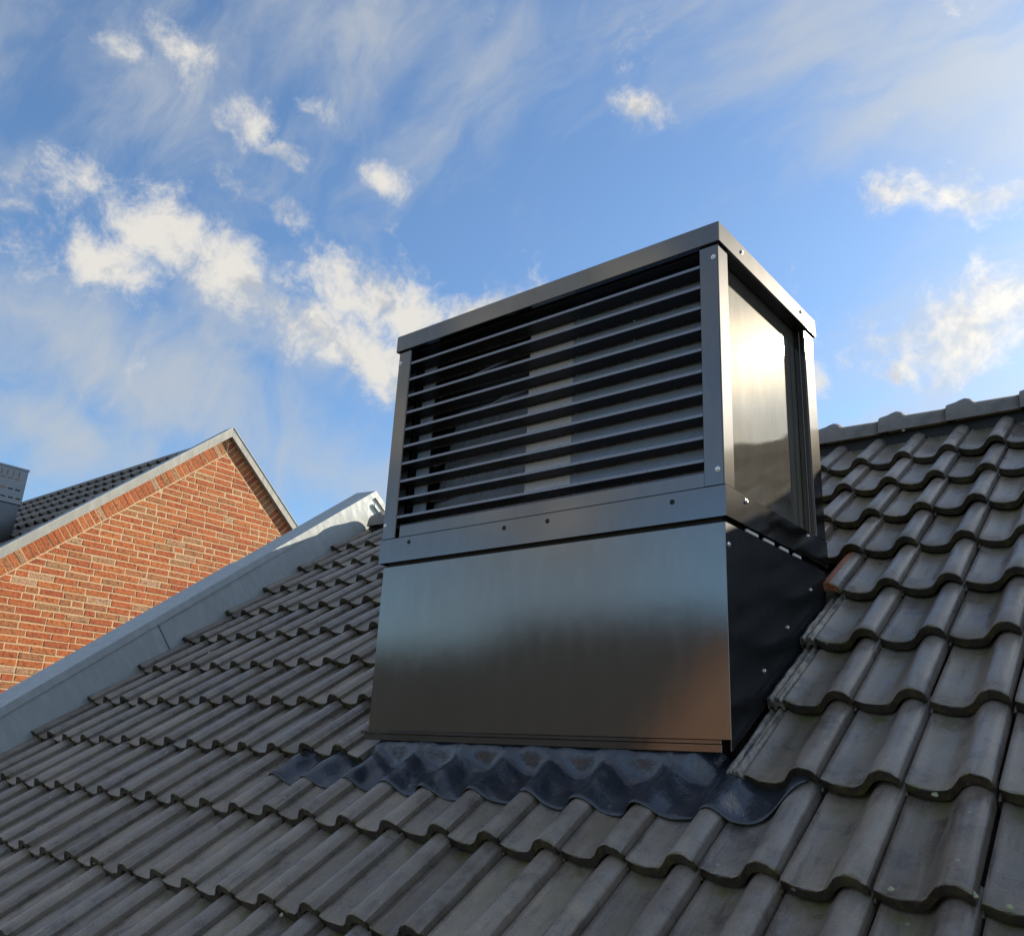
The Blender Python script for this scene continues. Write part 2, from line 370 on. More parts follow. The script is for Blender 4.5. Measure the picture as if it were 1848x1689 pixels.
def tile_parts(u0=None, u1=None, ribs=False, l=TL, rough=0.0, rs=None):
    """vertices, faces, uvs of one S-shaped tile: x across, y up the slope from the nose, z off the roof"""
    prof = [q for q in PROF]
    if ribs: prof = RIBS + [q for q in PROF if q[0] > .03]
    if u0 is not None: prof = [(u0, prof_z(u0))] + [q for q in prof if q[0] > u0 + .01]
    if u1 is not None: prof = [q for q in prof if q[0] < u1 - .01] + [(u1, prof_z(u1))]
    T = .030
    rows = [(-.0015, -.0045, -.012), (.0, -.0015, -.001), (.0035, 0, .0035), (.10, 0, .10), (.24, 0, .24), (l, 0, l)]
    if ribs: rows = rows[:3] + [(.03 * k, 0, .03 * k) for k in range(1, 13)] + [(l, 0, l)]
    n = len(prof); V = []; UV = []; F = []
    rs = rs or random.Random(3)
    for (y, dz, vv) in rows:
        for (u, z) in prof:
            jx = rs.uniform(-.0028, .0028) if (ribs and u < .0) else 0
            jz = rs.uniform(-.0028, .0018) if (ribs and u < .0) else 0
            V.append((u * TW + jx, y + (rs.uniform(-rough, rough) if y < .01 else 0), z + jz + dz - LIFT * y / TG)); UV.append((u, vv))
    nr = len(rows)
    bot = len(V)
    for (y, vv) in ((.0, -.02), (l, l)):
        for (u, z) in prof:
            V.append((u * TW, y, z - T - LIFT * y / TG)); UV.append((u, vv))
    for r in range(nr - 1):
        for i in range(n - 1): F.append((r * n + i, r * n + i + 1, (r + 1) * n + i + 1, (r + 1) * n + i))
    for i in range(n - 1):
        F.append((bot + i, bot + i + 1, i + 1, i))                                        # nose face
        F.append((bot + n + i, bot + n + i + 1, bot + i + 1, bot + i))                    # underside
    for i, s in ((0, 1), (n - 1, -1)):
        side = [bot + i] + [r * n + i for r in range(nr)] + [bot + n + i]
        F.append(tuple(side if s == -1 else side[::-1]))
    return V, F, UV
def tile_me(name, **k):
    V, F, UV = tile_parts(**k)
    me = poly_me(name, V, F); ul = me.uv_layers.new(name='UVMap')
    for lp in me.loops: ul.data[lp.index].uv = UV[lp.vertex_index]
    for f in me.polygons: f.use_smooth = abs(f.normal.y) < .6 and len(f.vertices) == 4
    return me
def joined_tiles(name, items):
    """items: list of (x, y, kwargs) in roof coordinates -> one mesh"""
    AV, AF, AU = [], [], []
    for (x, y, k) in items:
        V, F, UV = tile_parts(**k); b = len(AV)
        AV += [(a + x, c + y, d) for a, c, d in V]; AU += UV; AF += [tuple(b + i for i in f) for f in F]
    me = poly_me(name, AV, AF); ul = me.uv_layers.new(name='UVMap')
    for lp in me.loops: ul.data[lp.index].uv = AU[lp.vertex_index]
    for f in me.polygons: f.use_smooth = abs(f.normal.y) < .6 and len(f.vertices) == 4
    return me
def on_screen(P, margin=60):
    q = topx(P)
    if not q: return None
    return q if -margin < q[0] < PW + margin and -margin < q[1] < PH + margin else None
# vent box extents (world)
XL, XR, YF, YB, ZT, ZM, ZB = -1.7594, -0.2494, 0.0434, 0.8299, 1.7219, 0.712, 0.0746
VX = -4.47                                                     # inner face of the verge upstand
RIDGE_Y = 2.335; RIDGE_Z = RIDGE_Y * math.tan(PITCH); RIDGE_V = RIDGE_Y / math.cos(PITCH)
EAVE_V = -9 * TG
X_END = 3.6
house = empty('tiled_house', (0, 0, GZ)); tag(house, 'house under the dark wavy tiled roof that carries the large metal vent box', 'house')
def rel(o, parent_world=(0, 0, GZ)):
    o.location = Vector(o.location) - Vector(parent_world); return o
roof = link('roof', boxes_me('roof', [((VX, EAVE_V, -.16), (X_END, RIDGE_V - .03, -.115))]), 'wood', house)
roof.rotation_euler = (PITCH, 0, 0); rel(roof)
RM = Matrix.Rotation(PITCH, 4, 'X')
variants = [tile_me('roof_tile', rough=.0024, rs=random.Random(k)) for k in range(4)]
ribbed = [tile_me('ribbed_tile', ribs=True, rough=.002, rs=random.Random(20 + k)) for k in range(3)]
cand = []
for r in range(-9, 9):
    for c in range(-23, 18):
        k = {}; me = None; lab = None
        y = r * TG
        if r >= 8:
            k = {'l': .30}
            if RIDGE_V - y < .2: continue
        if c == -23: k = dict(k, u0=.66)
        if 0 <= r <= 2 and -8 <= c <= -2: continue
        if 0 <= r <= 2 and c == -9: k = {'u1': .30}
        if r == 3 and -8 <= c <= -3: k = {}
        if r == 3 and c == -2: k = {'u0': .50}
        if 0 <= r <= 2 and c == -1: k = {'ribs': True}; me = ribbed[r]
        x = c * TW
        Pm = RM @ Vector((x + .1, y + TG * .4, 0))
        q = on_screen(Pm, 90)
        hidden = False
        if q:                                                 # tiles behind the vent box do not show
            a = (Pm - CAM); t = (YF - CAM.y) / a.y
            if 0 < t < 1:
                h = CAM + a * t
                hidden = XL + .05 < h.x < XR - .12 and ZB < h.z < ZT
        score = (1 / q[2] if q else 0) * (0.0 if hidden else 1)
        cand.append((score, x, y, k, me, r, c))
cand.sort(key=lambda t: -t[0])
near = [t for t in cand if t[0] > 0][:300]; ids = {(t[5], t[6]) for t in near}
rest = [t for t in cand if (t[5], t[6]) not in ids]
rj = random.Random(5)
for (s, x, y, k, me, r, c) in near:
    if me is None:
        me = variants[rj.randrange(4)] if not k else tile_me('cut_tile', rough=.003, rs=random.Random(r * 50 + c), **k)
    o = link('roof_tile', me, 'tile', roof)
    o.location = (x + rj.uniform(-.0022, .0022), y + rj.uniform(-.007, .007), rj.uniform(-.002, .002))
    o.rotation_euler = (rj.uniform(-.006, .006), rj.uniform(-.008, .008), rj.uniform(-.009, .009))
    if r == 3 and c == -2:
        o.data = o.data.copy(); o.data.materials.append(M['terracotta'])
        for f in o.data.polygons:
            ctr = f.center
            if (f.normal.y < -.6 and ctr.y < .01) or ctr.x < .165: f.material_index = 1
        o['label'] = 'broken roof tile showing its orange clay core'
    if k.get('u1'):
        o.data.materials.append(M['terracotta'])
        for f in o.data.polygons:
            if f.center.x > .045: f.material_index = 1
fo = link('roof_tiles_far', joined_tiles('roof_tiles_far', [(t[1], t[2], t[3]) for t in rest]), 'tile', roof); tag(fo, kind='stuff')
def clump_me(seed, r):
    rn = random.Random(seed); bm = bmesh.new(); bmesh.ops.create_icosphere(bm, subdivisions=2, radius=r)
    for v in bm.verts: v.co *= rn.uniform(.65, 1.3); v.co.z *= .55
    me = bpy.data.meshes.new('lichen_clump'); bm.to_mesh(me); bm.free(); me.materials.append(M['mossclump']); return me
cl_ = [clump_me(k, .006) for k in range(4)]
def roof_pt(px, py, h=-.02):
    d = pdir(px, py); n = Vector((0, -math.sin(PITCH), math.cos(PITCH))); t = (h - n.dot(CAM)) / n.dot(d); P = CAM + d * t
    return P.x, P.y * math.cos(PITCH) + P.z * math.sin(PITCH)
for k, (px, py, sc_, h) in enumerate([(1752, 1612, 1.5, -.006), (1760, 1616, .9, -.006), (1687, 1433, 1.3, -.038), (248, 1272, 1.0, .0), (300, 1358, .9, .0), (378, 1178, 1.6, .012), (372, 1185, .9, .012), (8, 1682, 1.9, -.01), (171, 1556, 1.0, -.012), (508, 1650, 1.1, -.035), (1540, 1057, 1.0, -.012), (1608, 1604, 1.0, -.012), (1822, 1636, 1.0, -.012), (1630, 777, 1.2, .06), (650, 1682, 1.3, -.03), (452, 1256, .8, .0)]):
    x_, v_ = roof_pt(px, py, h)
    o = link('lichen_clump', cl_[k % 4], None, roof, loc=(x_, v_, h)); o.scale = (sc_, sc_, sc_)
# back slope and body of the house
back = link('rear_roof', boxes_me('rear_roof', [((VX, EAVE_V, -.16), (X_END, RIDGE_V - .03, -.02))]), 'tile', house)
back.rotation_euler = (PITCH, 0, math.pi); back.location = (VX + X_END, 2 * RIDGE_Y, 0); rel(back)
ey = EAVE_V * math.cos(PITCH) + .35; ez = (EAVE_V + .35) * math.sin(PITCH) - .25
wall_pts = [(ey, GZ), (ey, ey * math.tan(PITCH) - .22), (RIDGE_Y, RIDGE_Z - .25), (2 * RIDGE_Y - ey, ey * math.tan(PITCH) - .22), (2 * RIDGE_Y - ey, GZ)]
wl = link('wall', prism_me('wall', [(VX - .22, y, z) for y, z in wall_pts], (X_END - VX + .15, 0, 0)), 'facade', house); rel(wl)
# ridge caps
CAPL = .332
def ridge_me():
    bm = bmesh.new(); n = 14
    prof = []
    for k in range(n + 1):
        a = math.pi * (k / n)
        prof.append((-.088 * math.cos(a), .068 * math.sin(a) ** .85))
    prof = [(-.098, -.034)] + [(-.093, -.012)] + prof[1:-1] + [(.093, -.012), (.098, -.034)]
    secs = [(0, 1.13, .004), (.006, 1.15, .006), (.045, 1.16, .012), (.060, 1.16, .018), (.085, 1.16, .024), (.108, 1.16, .017), (.122, 1.10, .006), (.128, 1.0, 0.), (CAPL + .02, .97, -.004)]
    rows = []
    for (x, s, up) in secs:
        rows.append([bm.verts.new((x, a * (1 + (s - 1) * .55), b * (1 + (s - 1) * .5) + up * max(0, min(1, (b + .012) / .05)))) for a, b in prof])
    for A, B in zip(rows, rows[1:]):
        for i in range(len(prof) - 1): bm.faces.new((A[i], A[i + 1], B[i + 1], B[i]))
    bm.faces.new(rows[0][::-1]) ; bm.faces.new(rows[-1])
    bmesh.ops.recalc_face_normals(bm, faces=bm.faces[:])
    me = bpy.data.meshes.new('ridge_cap'); bm.to_mesh(me); bm.free()
    for f in me.polygons: f.use_smooth = len(f.vertices) == 4
    return me
rme = ridge_me(); rme.materials.append(M['ridge'])
x = -0.759 - CAPL * 11
first = True
while x < X_END - .2:
    if x > VX - .02:
        o = link('ridge_cap', rme, None, house, loc=(x, RIDGE_Y, RIDGE_Z - .022)); rel(o)
        o.rotation_euler = (rj.uniform(-.01, .01), rj.uniform(-.008, .008), rj.uniform(-.008, .008))
    x += CAPL
rb = box('ridge_batten', (VX + .02, RIDGE_Y - .05, RIDGE_Z - .16), (X_END - .02, RIDGE_Y + .05, RIDGE_Z - .05), 'inner', house); rel(rb)
# verge: zinc upstand sheets and cap profiles, both slopes
def sloped(name, me, mat, backside=False):
    o = link(name, me, mat, house); o.rotation_euler = (PITCH, 0, 0)
    rel(o); return o
def verge_pieces():
    def uv(px, py, h=0):                                     # v coordinate on the plane x = VX
        d = pdir(px, py); t = (VX - CAM.x) / d.x; P = CAM + d * t
        return P.y * math.cos(PITCH) + P.z * math.sin(PITCH)
    j1 = uv(297, 1150)
    ups = [EAVE_V, j1 - 2.0, j1, RIDGE_V - .08]
    for i, (a, b) in enumerate(zip(ups, ups[1:])):
        e = .005 * (i % 2)
        sloped('verge_upstand', prism_me('verge_upstand', [(VX + e, a, -.11), (VX + e, b - .010, -.11), (VX + e, b - .010 + .18 * math.tan(PITCH) * (i == 2), .185), (VX + e, a, .185)], (-.012, 0, 0)), 'zinc')
    sloped('dark_gap_backing', box_me('dark_gap_backing', (VX - .034, EAVE_V, -.11), (VX - .016, RIDGE_V - .1, .168)), 'inner')  # added dark strip stops sunlit brick showing through the sheet joints
    j2 = uv(437, 1005)
    caps = [EAVE_V, j2 - 2.4, j2, RIDGE_V]
    for i, (a, b) in enumerate(zip(caps, caps[1:])):
        e = .006 * (i == 1)
        last = i == 2
        b2 = b + (0 if last else .05)
        def sec(v, top):                                      # cap section: inner flange, top sloping in, outer flange
            dv = (lambda n: (n * math.tan(PITCH)) if top else 0)
            q = [(VX + .010 + e, .172), (VX + .010 + e, .218), (VX - .23, .232 + e), (VX - .235 - e, .10), (VX - .231, .10), (VX - .226, .228), (VX + .006, .213), (VX + .006, .172)]
            return [(x_, v + dv(n_), n_ + e * .5) for x_, n_ in q]
        A, B = sec(a, False), sec(b2, last); n = len(A)
        F = [[k, (k + 1) % n, n + (k + 1) % n, n + k] for k in range(n)] + [list(range(n)), list(range(2 * n - 1, n - 1, -1))]
        me = poly_me('verge_cap', A + B, F); bm = bmesh.new(); bm.from_mesh(me); bmesh.ops.recalc_face_normals(bm, faces=bm.faces[:]); bm.to_mesh(me); bm.free()
        sloped('verge_cap', me, 'zinc')
        # mirrored piece on the rear slope
        if last:
            A2 = [(x_, -v_, n_) for x_, v_, n_ in A]; B2 = [(x_, -v_, n_) for x_, v_, n_ in B]
            me2 = poly_me('verge_cap', A2 + B2, F); bm = bmesh.new(); bm.from_mesh(me2); bmesh.ops.recalc_face_normals(bm, faces=bm.faces[:]); bm.to_mesh(me2); bm.free()
            o = link('verge_cap', me2, 'zinc', house); o.rotation_euler = (-PITCH, 0, 0); o.location = (0, 2 * RIDGE_Y, 0); rel(o)
            q = [(VX, RIDGE_Y - .45, (RIDGE_Y - .45) * math.tan(PITCH) - .02), (VX, RIDGE_Y, RIDGE_Z - .05), (VX, RIDGE_Y + .45, (RIDGE_Y - .45) * math.tan(PITCH) - .02), (VX, RIDGE_Y + .45, (RIDGE_Y - .45) * math.tan(PITCH) + .215), (VX, RIDGE_Y, RIDGE_Z + .215), (VX, RIDGE_Y - .45, (RIDGE_Y - .45) * math.tan(PITCH) + .215)]
            o = link('verge_peak_plate', prism_me('verge_peak_plate', [(VX - .003, b_, c_) for a_, b_, c_ in q], (-.012, 0, 0)), 'zinc', house); rel(o)
    # folded hook at the peak
    o = link('peak_fold', prism_me('peak_fold', [(VX + .014, RIDGE_Y + .0, RIDGE_Z + .165), (VX + .014, RIDGE_Y + .17, RIDGE_Z + .165 - .17 * math.tan(PITCH)), (VX + .014, RIDGE_Y + .17, RIDGE_Z + .140 - .17 * math.tan(PITCH)), (VX + .014, RIDGE_Y, RIDGE_Z + .138)], (-.012, 0, 0)), 'zinc', house); rel(o)
verge_pieces()
# black lead apron in front of the vent box
def flashing():
    xs0, xs1 = -2.125, -.025; nx, ny = 210, 26
    V, F = [], []
    rn = random.Random(9); ph = [rn.uniform(0, 6.28) for _ in range(8)]
    def surf(u_abs, v):                                       # height of the row of tiles that carries it
        c = math.floor(u_abs / TW); u = u_abs / TW - c
        vv = v + TG
        z = prof_z(u) if u > .03 else prof_z(.03) + (prof_z(.983) - prof_z(.03)) * (1 - u / .03)
        return z - LIFT * vv / TG
    def smooth_surf(x, v, rad):
        s = 0; k = 7
        for i in range(k): s += surf(x + (i / (k - 1) - .5) * 2 * rad, v)
        return s / k
    for i in range(nx + 1):
        x = xs0 + (xs1 - xs0) * i / nx
        lo = -.235 + .010 * math.sin(x * 9 + ph[0]) + .006 * math.sin(x * 23 + ph[1])
        t = max(0, (x + .20) / .175)
        lo -= .020 * math.exp(-((x + .13) / .10) ** 2)
        if t > 0: lo = lo * (1 - t ** 2.0) + (-.02) * t ** 2.0
        lo *= .62 + .38 * min(1, max(0, (x - xs0) / .12)) if False else 1
        for j in range(ny + 1):
            f = j / ny; v = lo * .70 + (.135 - lo * .70) * f
            w_ = max(0, min(1, (v + .015) / .075)); w_ = w_ * w_ * (3 - 2 * w_)
            inbox = max(0, min(1, (x - (XL + .0)) / .10)) * max(0, min(1, (-.30 - x) / .06))
            z = smooth_surf(x, v, .010 + .02 * f) + .006
            flat = smooth_surf(x, v, .09) * .45 - .006
            w_ *= inbox
            z = z * (1 - w_) + (max(z * .4 + flat * .6, -.030) + .030 * max(0, min(1, v / .05))) * w_
            z += .0045 * math.sin(x * 31 + v * 22 + ph[2]) * math.sin(v * 34 + x * 9 + ph[3]) + .0022 * math.sin(x * 70 + ph[4] + v * 25) * math.sin(x * 17 + ph[5])
            if j == 0: z -= .002
            V.append((x, v, z))
    for i in range(nx):
        for j in range(ny): a = i * (ny + 1) + j; F.append((a, a + ny + 1, a + ny + 2, a + 1))
    me = poly_me('lead_apron', V, F)
    o = link('lead_apron', me, 'lead', None, True); o.rotation_euler = (PITCH, 0, 0)
    md = o.modifiers.new('thick', 'SOLIDIFY'); md.thickness = .004; md.offset = 1
    return o
ap = flashing(); tag(ap, 'wavy black lead sheet dressed over tiles in front of the vent box', 'flashing')
# ------------------------------------------------------------------ the vent box
vb = empty('vent_box', (0, 0, 0)); tag(vb, 'large anthracite metal vent box with louvres standing on the tiled roof', 'vent box')
LO = .0035
# lid: four fascia plates in one folded sheet
LZ0 = 1.646
lid = link('lid', boxes_me('lid', [((XL - .010, YF - .010, LZ0), (XR + .008, YB + .045, ZT))], .0025), 'steel', vb)
# corner posts (L profiles)
PZ0, PZ1 = .812, LZ0 - .001
PWD = .066
def lpost(x0, x1, y0, y1, sx, sy):
    a = ((min(x0, x1), y0 if sy > 0 else y1 - .004, PZ0), (max(x0, x1), y0 + .004 if sy > 0 else y1, PZ1))
    bx0, bx1 = (x0, x0 + .004) if sx > 0 else (x1 - .004, x1)
    b = ((bx0, y0 + (.0045 if sy > 0 else 0), PZ0), (bx1, y1 - (.0045 if sy < 0 else 0), PZ1))
    return [a, b]
def post(name, items, mat='steel'):
    return link(name, boxes_me(name, items, .0012), mat, vb)
XLp, XRp = XL + .004, XR - .001
post('corner_post', [((XLp, YF, PZ0), (XLp + .070, YF + .004, PZ1)), ((XLp, YF + .0045, PZ0), (XLp + .004, YF + .07, PZ1)), ((XLp + .066, YF + .0045, PZ0), (XLp + .0695, YF + .045, PZ1))])
post('corner_post', [((XRp - .068, YF, PZ0), (XRp - .0045, YF + .004, PZ1)), ((XRp - .004, YF, PZ0), (XRp, YF + .068, PZ1)), ((XRp - .043, YF + .064, PZ0), (XRp - .0045, YF + .068, PZ1)), ((XRp - .068, YF + .0045, PZ0), (XRp - .064, YF + .030, PZ1))])
post('corner_post', [((XRp - .004, YB - .055, PZ0), (XRp, YB + .032, PZ1)), ((XRp - .043, YB - .055, PZ0), (XRp - .0045, YB - .051, PZ1)), ((XRp - .07, YB + .028, PZ0), (XRp - .0045, YB + .032, PZ1))])
post('corner_post', [((XLp, YB - .045, PZ0), (XLp + .004, YB + .032, PZ1)), ((XLp + .0045, YB + .028, PZ0), (XLp + .07, YB + .032, PZ1))])
# recessed side panel
RC = .044
box('side_panel', (XRp - RC - .004, YF + .062, PZ0 - .003), (XRp - RC, YB - .02, PZ1), 'steel_side', vb)
box('panel_bead', (XRp - .026, YB - .060, PZ0), (XRp - .020, YB - .0555, PZ1 - .001), 'steel', vb, .001)
box('side_panel', (XLp + .010, YF + .072, PZ0), (XLp + .014, YB - .047, PZ1), 'steel', vb)
box('rear_panel', (XLp + .072, YB + .020, PZ0), (XRp - .072, YB + .024, PZ1), 'steel', vb)
# louvre slats
z0 = .867; pitchz = (1.531 - .867) / 9
SX0, SX1 = XLp + .072, XRp - .0695
def slat_me():
    it = [((SX0, YF + .0065, 0.0), (SX1, YF + .072, .0022)),               # blade
          ]
    xa = [SX0 + .004, -.857, -.613, SX1]
    for a, b in zip(xa, xa[1:]): pass
    return boxes_me('louvre_slat', it)
sme = slat_me(); sme.materials.append(M['blade'])
lme = box_me('front_lip', (SX0, YF + .004, -.0005), (SX1, YF + .0062, .0105), .0006); lme.materials.append(M['slat'])
xa = [SX0 + .004, -.857, -.613, SX1]
bme = boxes_me('rear_lip', [((a, YF + .0725, -.0045), (b - .006, YF + .0748, .003)) for a, b in zip(xa, xa[1:])]); bme.materials.append(M['slat'])
z0 = .864
for i in range(10):
    o = link('louvre_slat', sme, None, vb, loc=(0, 0, .894 + .0757 * i))
    link('front_lip', lme, None, o); link('rear_lip', bme, None, o)
box('louvre_sill', (SX0 + .02, YF + .006, PZ0 + .001), (SX1, YF + .010, z0 - .004), 'steel', vb)
box('sill_lip', (SX0 + .02, YF + .006, z0 - .0035), (SX1, YF + .075, z0 - .001), 'slat', vb, .0005)
# what shows between the slats
IY = YF + .079
IX1 = XRp - .068
box('inner_panel', (-.882, IY, PZ0 + .002), (IX1, IY + .004, PZ1 - .02), 'inner_panel', vb)
box('pale_panel', (-1.092, IY + .001, PZ0 + .002), (-.8835, IY + .005, PZ1 - .05), 'pale_panel', vb)
box('inner_post', (-1.672, IY - .002, PZ0 + .002), (-1.600, IY + .006, PZ1 - .02), 'inner_panel', vb)
box('blackout_liner', (SX0 - .03, IY + .20, PZ0 + .002), (IX1, IY + .204, PZ1 - .008), 'inner', vb)  # added black sheets keep light out of the box interior
box('blackout_liner', (SX0 - .03, IY - .06, PZ1 - .006), (IX1, IY + .199, PZ1 - .003), 'inner', vb)
box('blackout_liner', (SX0 - .03, IY + .008, PZ0 - .004), (IX1, IY + .199, PZ0 + .001), 'inner', vb)
box('blackout_liner', (SX0 - .034, IY + .008, PZ0 + .002), (SX0 - .031, IY + .199, PZ1 - .007), 'inner', vb)
link('inner_duct', prism_me('inner_duct', [(-1.598, IY + .012, .83), (-1.598, IY + .16, 1.42), (-1.598, IY + .165, 1.42), (-1.598, IY + .017, .83)], (.504, 0, 0)), 'duct', vb)
for (a, b_, dz) in ((1.44, 1.60, .012), (1.30, 1.40, -.01), (1.13, 1.20, .008), (.98, 1.035, 0.), (.90, .95, .0)):
    link('cable', tube_me('cable', [(-1.60 + .5 * t / 6, IY + .03 + .05 * (t / 6), a + (b_ - a) * (t / 6) + dz * math.sin(t)) for t in range(7)], .006), 'tube', vb, True)
    link('cable', tube_me('cable', [(-1.57 + .47 * t / 6, IY + .06, a + .035 + (b_ - a - .05) * (t / 6)) for t in range(7)], .004), 'tube', vb, True)
# collar rail
CZ0, CZ1 = .712, .809
def rail_me():
    t = .004
    return boxes_me('collar_rail', [((XL, YF - .003, CZ0), (XR + .002, YF + .001, CZ1)), ((XR - .002, YF + .0015, CZ0), (XR + .002, YB + .035, CZ1)),
        ((XL, YF + .0015, CZ0), (XL + .004, YB + .035, CZ1)), ((XL + .0045, YB + .031, CZ0), (XR - .0025, YB + .035, CZ1)), ((XR - .062, YF + .002, CZ1 - .004), (XR - .0025, YB + .0305, CZ1 - .0005)), ((XL + .0045, YF + .0015, CZ1 - .004), (XR - .0625, YF + .08, CZ1 - .0005))], .0008)
link('collar_rail', rail_me(), 'steel', vb)
# lower body: front sheet, sides that follow the roof slope
BX0, BX1, BY0, BY1 = XL + .024, XR - .007, YF + .006, YB + .02
tp = math.tan(PITCH)
BZ = .697
link('body_front', box_me('body_front', (BX0, BY0, ZB), (BX1, BY0 + .004, BZ), .0012), 'steel_body', vb)
def side_me(x):
    pts = [(x, BY0 + .0045, BZ), (x, BY1, BZ), (x, BY1, BY1 * tp - .14), (x, BY0 + .0045, .045)]
    return prism_me('body_side', pts, (-.004, 0, 0))
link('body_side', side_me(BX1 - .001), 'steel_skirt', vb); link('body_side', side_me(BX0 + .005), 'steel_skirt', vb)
box('body_rear', (BX0 + .006, BY1 - .004, .5), (BX1 - .006, BY1 - .0005, BZ), 'steel_body', vb)
box('gap_seal', (BX0 + .012, BY0 + .012, BZ - .03), (BX1 - .014, BY1 - .012, CZ1 - .008), 'inner', vb)
box('bottom_ledge', (XL + .003, YF - .012, ZB - .012), (-.278, YF + .0055, ZB - .001), 'steel', vb, .001)
box('bottom_lip', (XL + .012, YF - .004, ZB - .034), (-.281, YF + .004, ZB - .0125), 'steel', vb, .001)
for k, ya in enumerate((.195, .325, .45, .565)):
    box('gap_strip', (XR - .0125, ya, BZ + .0005), (XR - .005, ya + .085 - .008 * k, BZ + .011), 'gap_strip', vb, .0008)  # white strips set in the gap under the collar rail
sF, sS = screw_me((0, -1, 0)), screw_me((1, 0, 0))
for me in (sF, sS): me.materials.append(M['zincscrew'])
for (x, z) in ((-.268, 1.598), (-.272, .862), (-1.741, 1.593), (-1.741, .869)): link('screw', sF, None, vb, loc=(x, YF, z))
for (y, z) in ((.205, 1.690), (.729, 1.695)): link('screw', sS, None, vb, loc=(XR + .008, y, z))
for (y, z) in ((.180, .790), (.680, .790)): link('screw', sS, None, vb, loc=(XR + .002, y, z))
for (y, z) in ((.285, .285), (.48, .443), (.70, .604), (.07, .63)): link('screw', sS, None, vb, loc=(BX1 - .001, y, z))
def hole_me():
    n = 14; r = .0085
    V = [(r * math.cos(2 * math.pi * k / n), 0, r * math.sin(2 * math.pi * k / n)) for k in range(n)] + [(r * math.cos(2 * math.pi * k / n), -.0012, r * math.sin(2 * math.pi * k / n)) for k in range(n)]
    return poly_me('bolt_hole', V, [list(range(n, 2 * n))] + [[k, (k + 1) % n, n + (k + 1) % n, n + k] for k in range(n)])
hm = hole_me(); hm.materials.append(M['black'])
for (x, z) in ((-1.594, .797), (-1.108, .793), (-.914, .793), (-.428, .791)): link('bolt_hole', hm, None, vb, loc=(x, YF - .0032, z - .012))
# ------------------------------------------------------------------ brick neighbour
GX = -7.2; AY, AZ = 2.587, 3.149; NP = R_(41.2); ntp = math.tan(NP)
nb = empty('brick_house', (GX, AY, GZ)); tag(nb, 'neighbouring house with a sunlit orange brick gable and grey verge trim', 'house')
def nrel(o): o.location = Vector(o.location) - Vector((GX, AY, GZ)); return o
half = 5.2
gp = [(AY - half, GZ), (AY - half, AZ - half * ntp), (AY, AZ), (AY + half, AZ - half * ntp), (AY + half, GZ)]
gw = link('gable_wall', prism_me('gable_wall', [(GX - .0030, y, z) for y, z in gp], (-.30, 0, 0)), 'mortar', nb); nrel(gw)
def clip(poly, a, b, c):                                      # keep a*y + b*z <= c
    out = []
    for i in range(len(poly)):
        P, Q = poly[i], poly[(i + 1) % len(poly)]
        dp, dq = a * P[0] + b * P[1] - c, a * Q[0] + b * Q[1] - c
        if dp <= 0: out.append(P)
        if (dp < 0 < dq) or (dq < 0 < dp):
            t = dp / (dp - dq); out.append((P[0] + (Q[0] - P[0]) * t, P[1] + (Q[1] - P[1]) * t))
    return out
CN, SN = math.cos(NP), math.sin(NP)
CO, JT = .0622, .0112
SOLD = .148                                                   # depth of the rowlock course under the verge
rb_ = random.Random(21)
bricks = []
def add_brick(poly):
    if len(poly) < 3: return
    ar = abs(sum(poly[i][0] * poly[(i + 1) % len(poly)][1] - poly[(i + 1) % len(poly)][0] * poly[i][1] for i in range(len(poly)))) / 2
    if ar < .0004: return
    cy = sum(q[0] for q in poly) / len(poly); cz = sum(q[1] for q in poly) / len(poly)
    vis = on_screen((GX, cy, cz), 30)
    if vis:                                                   # hidden behind our own verge?
        a = Vector((GX, cy, cz)) - CAM; t = (VX - CAM.x) / a.x; h = CAM + a * t
        if h.z < h.y * tp + .18: vis = None
    bricks.append((ar / vis[2] if vis else 0, poly, cy, cz))
for k in range(110):
    z0_ = AZ - SOLD * 1.2 - k * CO - CO
    y = AY - 5.4 - rb_.random() * .2
    while y < AY + 5.4:
        lw = .208 if rb_.random() < .74 else .098
        lw += rb_.uniform(-.004, .004)
        poly = [(y, z0_), (y + lw, z0_), (y + lw, z0_ + CO - JT), (y, z0_ + CO - JT)]
        e = SOLD + JT
        for s in (-1, 1): poly = clip(poly, s * SN, CN, s * SN * AY + CN * AZ - e)
        poly = clip(poly, -1, 0, -(AY - half)); poly = clip(poly, 1, 0, AY + half)
        if poly: add_brick(poly)
        y += lw + JT + rb_.uniform(-.002, .002)
for s in (-1, 1):
    n = int(half / CN / .0625)
    for i in range(n):
        a = .012 + i * .0625; b = a + .051
        t_ = rb_.uniform(-.002, .002)
        # (along slope, depth) -> (y, z)
        q = [(a, .004), (b, .004 + t_), (b + t_, SOLD), (a, SOLD)]
        poly = [(AY + s * (l * CN) - s * SN * d, AZ - l * SN - CN * d) for l, d in q]
        poly = clip(poly, -s, 0, -s * (AY + s * .006))
        if poly: add_brick(poly)
bricks.sort(key=lambda t: -t[0])
def brick_verts(poly):
    rr = rb_; d = rr.uniform(-.0022, .0012)
    cy = sum(q[0] for q in poly) / len(poly); cz = sum(q[1] for q in poly) / len(poly)
    f = [(q[0] + rr.uniform(-.0018, .0018), q[1] + rr.uniform(-.0018, .0018)) for q in poly]
    n = len(f)
    V = [(-.028, y - cy, z - cz) for y, z in f] + [(d - .0025, y - cy, z - cz) for y, z in f]
    ins = .0028
    V += [(d, (y - cy) - ins * (1 if y > cy else -1), (z - cz) - ins * (1 if z > cz else -1)) for y, z in f]
    F = [list(range(2 * n, 3 * n))]
    for i in range(n):
        j = (i + 1) % n
        F += [[i, j, n + j, n + i], [n + i, n + j, 2 * n + j, 2 * n + i]]
    return V, F, cy, cz
nvis = sum(1 for b in bricks if b[0] > 0)
